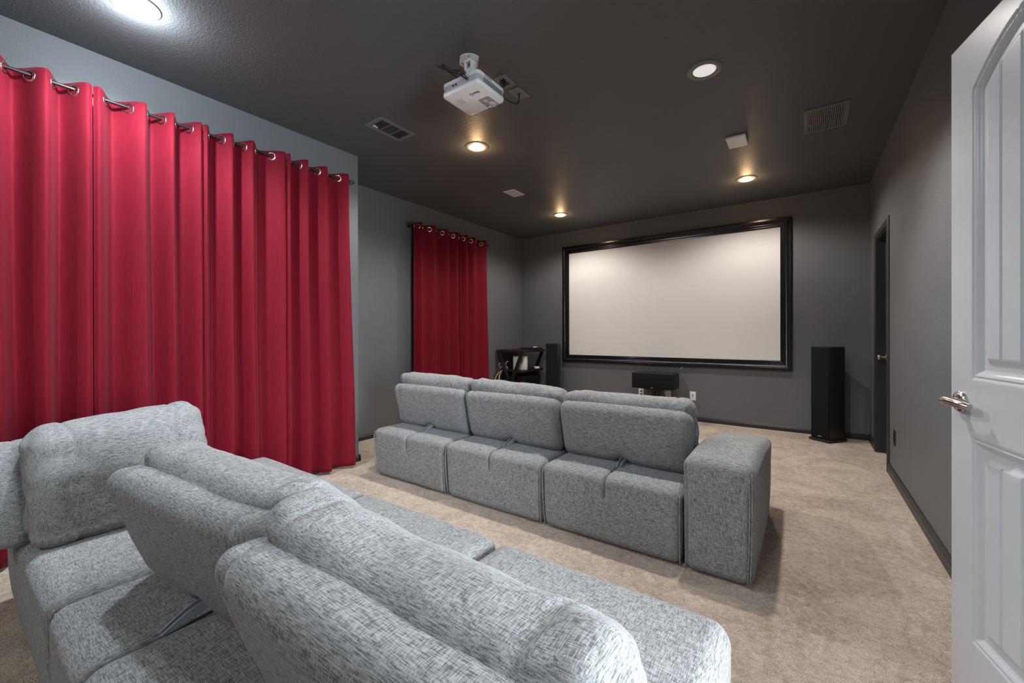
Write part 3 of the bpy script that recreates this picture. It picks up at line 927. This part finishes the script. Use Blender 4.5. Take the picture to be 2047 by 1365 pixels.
def hinge_arm(parent, x, y0=0.165, y1=0.285, z0=BASEZ+0.002, z1=BASEZ+0.045):
    bm = bmesh.new()
    for dx, tw in ((-0.006, 0.0), (0.010, 0.012)):
        n = 12; top, bot = [], []
        rows = []
        for k in range(n+1):
            u = k/n
            y = lerp(y0, y1, u); z = lerp(z0, z1, u) + 0.018*math.sin(PI*u*0.9)
            wd = 0.004 + 0.020*math.sin(PI*min(1, u*0.75+0.03))
            xx = x + dx + tw*u
            rows.append([bm.verts.new((xx-0.0016, y, z)), bm.verts.new((xx+0.0016, y, z)), bm.verts.new((xx+0.0016, y+wd*0.4, z-wd)), bm.verts.new((xx-0.0016, y+wd*0.4, z-wd))])
        for a, b in zip(rows, rows[1:]):
            for k in range(4): bm.faces.new((a[k], a[(k+1) % 4], b[(k+1) % 4], b[k]))
        bm.faces.new(rows[0]); bm.faces.new(rows[-1][::-1])
    o = obj('hinge_arm', bm, STEEL, parent, smooth=True, angle=40)
    o['label'] = 'shiny steel hinge arm between seat base and backrest'
    return o

# front sofa: local origin at its rear edge, x as in the room
FY = 2.085
fs = thing('sofa', 'grey three seat sofa facing the screen, with one wide arm at its right end', 'sofa', (0, FY, 0), group='grey fabric sofas')
FX = [-2.862, -2.062, -1.272, -0.482]
for i in range(3):
    base_module(fs, FX[i], FX[i+1], seed=i)
    back_shell(fs, FX[i]+0.004, FX[i+1]-0.0, seed=i)
    hinge_arm(fs, (FX[i]+FX[i+1])/2 + 0.012)
pillow(fs, FX[0]+0.015, FX[1]+0.000, seed=1, left_up=0.014, right_up=0.0)
pillow(fs, FX[1]+0.000, FX[2]+0.000, seed=2, left_up=0.024, right_up=-0.006, zt=0.788)
pillow(fs, FX[2]+0.000, FX[3]+0.000, seed=3, left_up=0.004, right_up=0.014, zt=0.772)
# arm
aw = 0.308; ax0 = FX[3]+0.003; AH = 0.548
bm = soft_box(aw, DEP, AH, 0.050, (12, 26, 14), ((), (), ()), (0.012, 0.008, 0.010))
wrinkle(bm, 0.004, (4, 4, 5), 77)
for v in bm.verts:
    x, y, z = v.co
    t = max(0, (AH/2 - z)/AH)
    u = (y + DEP/2)/DEP
    if z > 0: v.co.z -= 0.075*sstep(0.35, 1.0, u)*(z/(AH/2))
    v.co.y += (0.012 if y < 0 else -0.03)*t*(1 if abs(y) > DEP/2-0.12 else 0)
    v.co.x -= 0.012*t*(1 if x > aw/2-0.08 else 0)
    v.co += Vector((ax0 + aw/2, DEP/2, AH/2+0.004))
arm = obj('armrest', bm, FAB, fs, smooth=True)
for dx in (0.0, 0.010):
    bm = bmesh.new()
    xx = ax0 + aw - 0.022 - dx
    add_tube(bm, spline([(xx-0.004, 0.016, 0.012), (xx+0.004, 0.004, AH*0.4), (xx+0.006, 0.0, AH-0.13), (xx+0.004, 0.012, AH-0.030)], 6), 0.003, 6)
    obj('piping', bm, FAB, arm, smooth=True)
bm = bmesh.new()
xx = ax0 + 0.012
add_tube(bm, spline([(xx, 0.018, 0.012), (xx, 0.006, AH*0.4), (xx, 0.004, AH-0.10), (xx, 0.018, AH-0.022)], 6), 0.003, 6)
obj('piping', bm, FAB, arm, smooth=True)

# rear sofa
RY = 0.190
rs_ = thing('sofa', 'grey corner sofa filling the foreground, its loose backs towards the camera', 'sofa', (0, RY, 0), group='grey fabric sofas')
RXs = [-2.785, -1.730, -0.928, -0.150]
base_module(rs_, RXs[0], RXs[1], seed=11, slit=False)
base_module(rs_, RXs[1], RXs[2], seed=12)
base_module(rs_, RXs[2], RXs[3], seed=13, r=0.055)
back_shell(rs_, RXs[1]+0.005, RXs[2], seed=12, z1=0.735, yt=0.095, yb=0.215, th=0.140, twist=0.080)
back_shell(rs_, RXs[2]+0.005, RXs[3]-0.01, seed=13, z1=0.738, yt=0.095, yb=0.225, th=0.140)
pillow(rs_, RXs[1]+0.01, RXs[2]-0.005, seed=12, zt=0.780, yc=0.380, lean=-0.16, twist=0.070, left_up=0.012, right_up=-0.004, sag=0.014, wamp=0.010)
pillow(rs_, RXs[2]+0.005, RXs[3]-0.012, seed=13, zt=0.772, yc=0.350, lean=-0.16, left_up=0.038, right_up=-0.006, sag=0.012, wamp=0.012)
hinge_arm(rs_, (RXs[1]+RXs[2])/2 - 0.010, y0=0.150, y1=0.290)
# corner back facing right: built in its own frame (its x runs along the room's -Y)
def turned(o, M):
    o.data.transform(M); return o
# local: x along wall, y depth  ->  world X = -2.785 + y , world Y = -x
Mt = Matrix(((0, 1, 0, RXs[0]+0.0), (-1, 0, 0, 0), (0, 0, 1, 0), (0, 0, 0, 1)))
sh = back_shell(rs_, -0.560, 0.085, seed=14, z1=0.722, yb=0.335, yt=0.190, th=0.15); turned(sh, Mt)
pl = pillow(rs_, -0.560, -0.010, seed=15, zb=0.372, zt=0.800, yc=0.475, lean=-0.12, th=0.21, left_up=0.030, right_up=-0.020, wamp=0.009); turned(pl, Mt)

# ------------------------------------------------------------------ speakers
def tower(label, loc, rz, grp):
    t = thing('tower_speaker', label, 'speaker', loc, rz, group=grp)
    w, d, h = 0.188, 0.235, 1.0
    bm = bmesh.new(); add_box(bm, -w/2, w/2, 0, d, 0.030, h, 0.004, 2); obj('cabinet', bm, BLK, t, angle=30)
    bm = bmesh.new(); add_box(bm, -w/2+0.003, w/2-0.003, -0.012, -0.0004, 0.036, h-0.003, 0.005, 2); g = obj('grille', bm, GRILLE, t, angle=30)
    bm = bmesh.new(); add_box(bm, -w/2-0.013, w/2+0.013, -0.024, d+0.012, 0.006, 0.030, 0.005, 2); obj('plinth', bm, BLK, t, angle=30)
    bm = bmesh.new(); add_box(bm, -0.018, 0.018, -0.0135, -0.0121, 0.052, 0.060, 0.0005, 1); obj('badge', bm, CHROME, g)
    return t
gS = 'black tower speakers beside the screen'
tower('black tower speaker standing on the carpet right of the screen', (0.137, 5.46, 0), math.radians(-36), gS)
tower('black tower speaker between the media rack and the screen frame', (-3.085, 5.40, 0), math.radians(21), gS)
cs = thing('center_speaker', 'wide black centre speaker on a low stand under the screen', 'speaker', (-1.615, 5.58, 0))
bm = bmesh.new(); add_box(bm, -1.888, -1.342, 5.452, 5.70, 0.425, 0.628, 0.004, 2); cab = obj('cabinet', bm, BLK, cs, world=True, angle=30)
bm = bmesh.new(); add_box(bm, -1.885, -1.345, 5.440, 5.4516, 0.428, 0.625, 0.005, 2); gr = obj('grille', bm, GRILLE, cs, world=True, angle=30)
bm = bmesh.new(); add_box(bm, -1.640, -1.606, 5.4375, 5.4399, 0.437, 0.444, 0.0005, 1); obj('badge', bm, CHROME, gr, world=True)
st = thing('speaker_stand', 'black pedestal stand with two posts under the centre speaker', 'stand', (-1.605, 5.58, 0))
bm = bmesh.new(); add_box(bm, -1.74, -1.47, 5.47, 5.68, 0.412, 0.4245, 0.003, 1); obj('top_plate', bm, BLKMET, st, world=True)
for x in (-1.638, -1.572):
    bm = bmesh.new(); add_tube(bm, [(x, 5.58, 0.020), (x, 5.58, 0.412)], 0.024, 20); obj('post', bm, BLKMET, st, world=True, smooth=True, angle=40)
bm = bmesh.new(); add_box(bm, -1.76, -1.45, 5.46, 5.70, 0.0, 0.020, 0.004, 1); obj('base_plate', bm, BLKMET, st, world=True)

# ------------------------------------------------------------------ outlets on the walls
def outlet(label, x, z, kind, grp):
    t = thing('wall_outlet', label, 'outlet', (x, YB, z), group=grp)
    bm = bmesh.new(); add_box(bm, x-0.036, x+0.036, YB-0.006, YB-0.0002, z-0.058, z+0.058, 0.003, 2); obj('plate', bm, WPLAST, t, world=True, angle=30)
    if kind == 'duplex':
        for dz in (-0.020, 0.020):
            bm = bmesh.new(); add_box(bm, x-0.012, x+0.012, YB-0.0075, YB-0.0055, z+dz-0.010, z+dz+0.010, 0.002)
            obj('socket', bm, DPLAST, t, world=True)
        return
    bm = bmesh.new()
    if kind == 'coax':
        add_lathe(bm, [(0, 0.010), (0.005, 0.010), (0.005, 0), (0, 0)], (x, YB-0.006, z), 12, Matrix.Rotation(PI/2, 4, 'X'))
    else:
        add_box(bm, x-0.010, x+0.010, YB-0.009, YB-0.0055, z+0.004, z+0.020, 0.001)
        add_box(bm, x-0.006, x+0.002, YB-0.010, YB-0.0055, z-0.014, z+0.004, 0.001)
    obj('socket', bm, NICKEL if kind != 'duplex' else DPLAST, t, world=True)
gO = 'white plates on the wall under the screen'
outlet('white wall outlet plate left of the speaker stand', -1.872, 0.318, 'duplex', gO)
outlet('white wall plate right of the speaker stand, half behind the speaker', -1.505, 0.318, 'coax', gO)
outlet('white wall plate with a metal jack, rightmost under the screen', -1.194, 0.328, 'jack', gO)
t = thing('wall_outlet', 'black double outlet low on the right wall beside the black door', 'outlet', (XR, 4.302, 0.335))
bm = bmesh.new(); add_box(bm, XR-0.006, XR-0.0002, 4.265, 4.339, 0.275, 0.395, 0.003, 2); obj('plate', bm, DPLAST, t, world=True)
for dz in (-0.020, 0.020):
    bm = bmesh.new(); add_box(bm, XR-0.010, XR-0.0058, 4.286, 4.318, 0.335+dz-0.014, 0.335+dz+0.014, 0.003)
    obj('socket', bm, TRIMM, t, world=True)
cable('speaker_wire', 'thin grey wire curving down behind the centre speaker stand', [(-1.52, 5.72, 0.42), (-1.53, 5.70, 0.36), (-1.49, 5.71, 0.28), (-1.45, 5.73, 0.16), (-1.47, 5.75, 0.02)], 0.004, WPLAST)
cable('hanging_wire', 'thin grey wire hanging from the screen frame above the centre speaker', [(-1.455, YB-0.006, 0.712), (-1.457, YB-0.006, 0.66), (-1.458, YB-0.010, 0.60), (-1.452, YB-0.03, 0.52)], 0.002, GPLAST)
cable('short_wire', 'short white wire end poking out below the screen frame', [(-1.345, YB-0.005, 0.672), (-1.335, YB-0.012, 0.688), (-1.315, YB-0.010, 0.706)], 0.0035, WPLAST)

# ------------------------------------------------------------------ media rack
rx0, rx1, ry0, ry1, rz = -3.865, -3.362, 5.05, 5.665, 0.905
rk = thing('media_rack', 'dark wood and black metal media rack with crossed legs in the left corner', 'rack', ((rx0+rx1)/2, (ry0+ry1)/2, 0))
bm = bmesh.new(); add_box(bm, rx0, rx1, ry0, ry1, rz-0.038, rz, 0.002, 1); obj('top_board', bm, WOOD, rk, world=True)
shz = [0.605, 0.345, 0.10]
for z in shz:
    bm = bmesh.new(); add_box(bm, rx0+0.02, rx1-0.02, ry0+0.02, ry1-0.02, z-0.030, z, 0.002, 1); obj('shelf', bm, WOOD, rk, world=True)
for y in (ry0+0.02, ry1-0.02):
    xm = (rx0+rx1)/2
    for sg in (-1, 1):
        bm = bmesh.new()
        for (xa, za, xb, zb) in ((xm+sg*0.208, rz-0.04, xm+sg*0.035, 0.46), (xm+sg*0.035, 0.46, xm+sg*0.225, 0.0)):
            v = Vector((xb-xa, 0, zb-za)); L = v.length; an = math.atan2(v.x, v.z)
            M = Matrix.Translation((xa, y, za)) @ Matrix.Rotation(an, 4, 'Y')
            add_box(bm, -0.023, 0.023, -0.017, 0.017, 0, L, 0.002, 1, M=M)
        obj('leg', bm, BLKMET, rk, world=True)
# things on the rack
t = thing('disc_player', 'slim black player lying on top of the media rack', 'player', (-3.49, 5.37, rz))
bm = bmesh.new(); add_box(bm, -3.62, -3.372, 5.34, 5.60, rz+0.006, rz+0.030, 0.003, 1); obj('casing', bm, DPLAST, t, world=True)
bm = bmesh.new(); add_box(bm, -3.60, -3.40, 5.3385, 5.3405, rz+0.016, rz+0.020); obj('front_strip', bm, CHROME, t, world=True)
for x in (-3.60, -3.39):
    for y in (5.36, 5.58):
        bm = bmesh.new(); add_tube(bm, [(x, y, rz), (x, y, rz+0.007)], 0.008, 8)
        obj('foot', bm, DPLAST, t, world=True)
bm = bmesh.new(); add_box(bm, -3.405, -3.372, 5.37, 5.45, rz+0.0302, rz+0.046, 0.004, 2)
rm = obj('adapter_box', bm, WPLAST); tag(rm, 'small white box at the right end of the rack top', 'box')
t = thing('router', 'upright white router with a green sticker on the upper rack shelf', 'router', (-3.515, 5.19, shz[0]))
bm = bmesh.new(); add_box(bm, -3.625, -3.405, 5.155, 5.225, shz[0], shz[0]+0.205, 0.006, 2)
obj('casing', bm, WPLAST, t, world=True, angle=30)
bm = bmesh.new(); add_box(bm, -3.500, -3.450, 5.1535, 5.1552, shz[0]+0.10, shz[0]+0.195); obj('sticker', bm, GREEN, t, world=True)
t = thing('modem', 'flat black box beside the white router on the rack shelf', 'modem', (-3.48, 5.30, shz[0]))
bm = bmesh.new(); add_box(bm, -3.56, -3.40, 5.24, 5.42, shz[0], shz[0]+0.032, 0.004, 1); obj('casing', bm, DPLAST, t, world=True)
bm = bmesh.new(); add_box(bm, -3.54, -3.42, 5.2385, 5.2405, shz[0]+0.012, shz[0]+0.016); obj('front_strip', bm, GPLAST, t, world=True)
bm = bmesh.new(); add_lathe(bm, [(0, 0), (0.045, 0), (0.050, 0.006), (0.048, 0.022), (0.038, 0.030), (0, 0.032)], (-3.435, 5.52, shz[0]), 32)
o = obj('wireless_puck', bm, WPLAST, smooth=True, angle=40); tag(o, 'round flat white device at the rear of the rack shelf', 'device')
t = thing('receiver', 'black audio receiver with small metal knobs on the lower rack shelf', 'receiver', (-3.57, 5.33, shz[1]))
bm = bmesh.new(); add_box(bm, -3.78, -3.385, 5.13, 5.55, shz[1]+0.012, shz[1]+0.165, 0.004, 1)
for x in (-3.76, -3.41):
    for y in (5.16, 5.52): add_tube(bm, [(x, y, shz[1]), (x, y, shz[1]+0.013)], 0.015, 10)
obj('casing', bm, STEELF, t, world=True)
bm = bmesh.new()
for k in range(12): add_box(bm, -3.386, -3.3835, 5.16+k*0.03, 5.175+k*0.03, shz[1]+0.125, shz[1]+0.135)
obj('jack_row', bm, CHROME, t, world=True)
for x in (-3.72, -3.44):
    bm = bmesh.new(); add_lathe(bm, [(0, 0), (0.022, 0), (0.020, 0.018), (0, 0.019)], (x, 5.13, shz[1]+0.08), 24, Matrix.Rotation(PI/2, 4, 'X'))
    obj('knob', bm, CHROME, t, world=True, angle=40)
t = thing('game_console', 'black box on the bottom shelf of the media rack', 'console', (-3.57, 5.33, shz[2]))
bm = bmesh.new(); add_box(bm, -3.76, -3.40, 5.14, 5.50, shz[2], shz[2]+0.09, 0.006, 2); obj('casing', bm, DPLAST, t, world=True)
bm = bmesh.new(); add_box(bm, -3.74, -3.42, 5.1385, 5.1405, shz[2]+0.05, shz[2]+0.055); obj('front_strip', bm, CHROME, t, world=True)
gC = 'cables at the media rack'
z = shz[0]
cable('network_cable', 'white cable arching over the rack shelf', [(-3.83, 5.12, z+0.006), (-3.84, 5.08, z+0.07), (-3.79, 5.08, z+0.095), (-3.74, 5.10, z+0.07), (-3.71, 5.14, z+0.012)], 0.006, WPLAST, gC)
cable('network_cable', 'white cable rising in a diagonal behind the rack leg', [(-3.80, 5.14, z+0.006), (-3.75, 5.11, z+0.05), (-3.72, 5.12, z+0.11), (-3.705, 5.14, z+0.12)], 0.006, WPLAST, gC)
cable('network_cable', 'pale coiled cable lying on the rack shelf', [(-3.81, 5.12, z+0.010), (-3.76, 5.10, z+0.022), (-3.72, 5.12, z+0.010), (-3.75, 5.18, z+0.010), (-3.81, 5.16, z+0.010)], 0.008, GPLAST, gC)
cable('network_cable', 'blue cable hanging beside the left rack leg', [(-3.72, 5.10, z+0.10), (-3.77, 5.06, z+0.08), (-3.85, 5.03, z-0.02), (-3.868, 5.02, z-0.12), (-3.86, 5.02, z-0.26), (-3.85, 5.03, z-0.42)], 0.005, BLUEW, gC)
cable('network_cable', 'orange cable beside the blue cable at the rack', [(-3.70, 5.10, z+0.08), (-3.76, 5.05, z+0.05), (-3.83, 5.025, z-0.06), (-3.85, 5.01, z-0.16), (-3.838, 5.01, z-0.28), (-3.83, 5.02, z-0.42)], 0.0045, REDW, gC)
cable('network_cable', 'white cable hanging left of the yellow loop at the rack', [(-3.74, 5.09, z+0.01), (-3.82, 5.04, z-0.06), (-3.855, 4.995, z-0.18), (-3.85, 4.995, z-0.30), (-3.84, 5.00, z-0.42)], 0.0045, WPLAST, gC)
cable('network_cable', 'yellow cable loop hanging behind the left rack leg', [(-3.79, 5.09, z-0.035), (-3.805, 5.045, z-0.10), (-3.795, 5.04, z-0.20), (-3.77, 5.04, z-0.30), (-3.76, 5.05, z-0.42)], 0.010, YELW, gC)
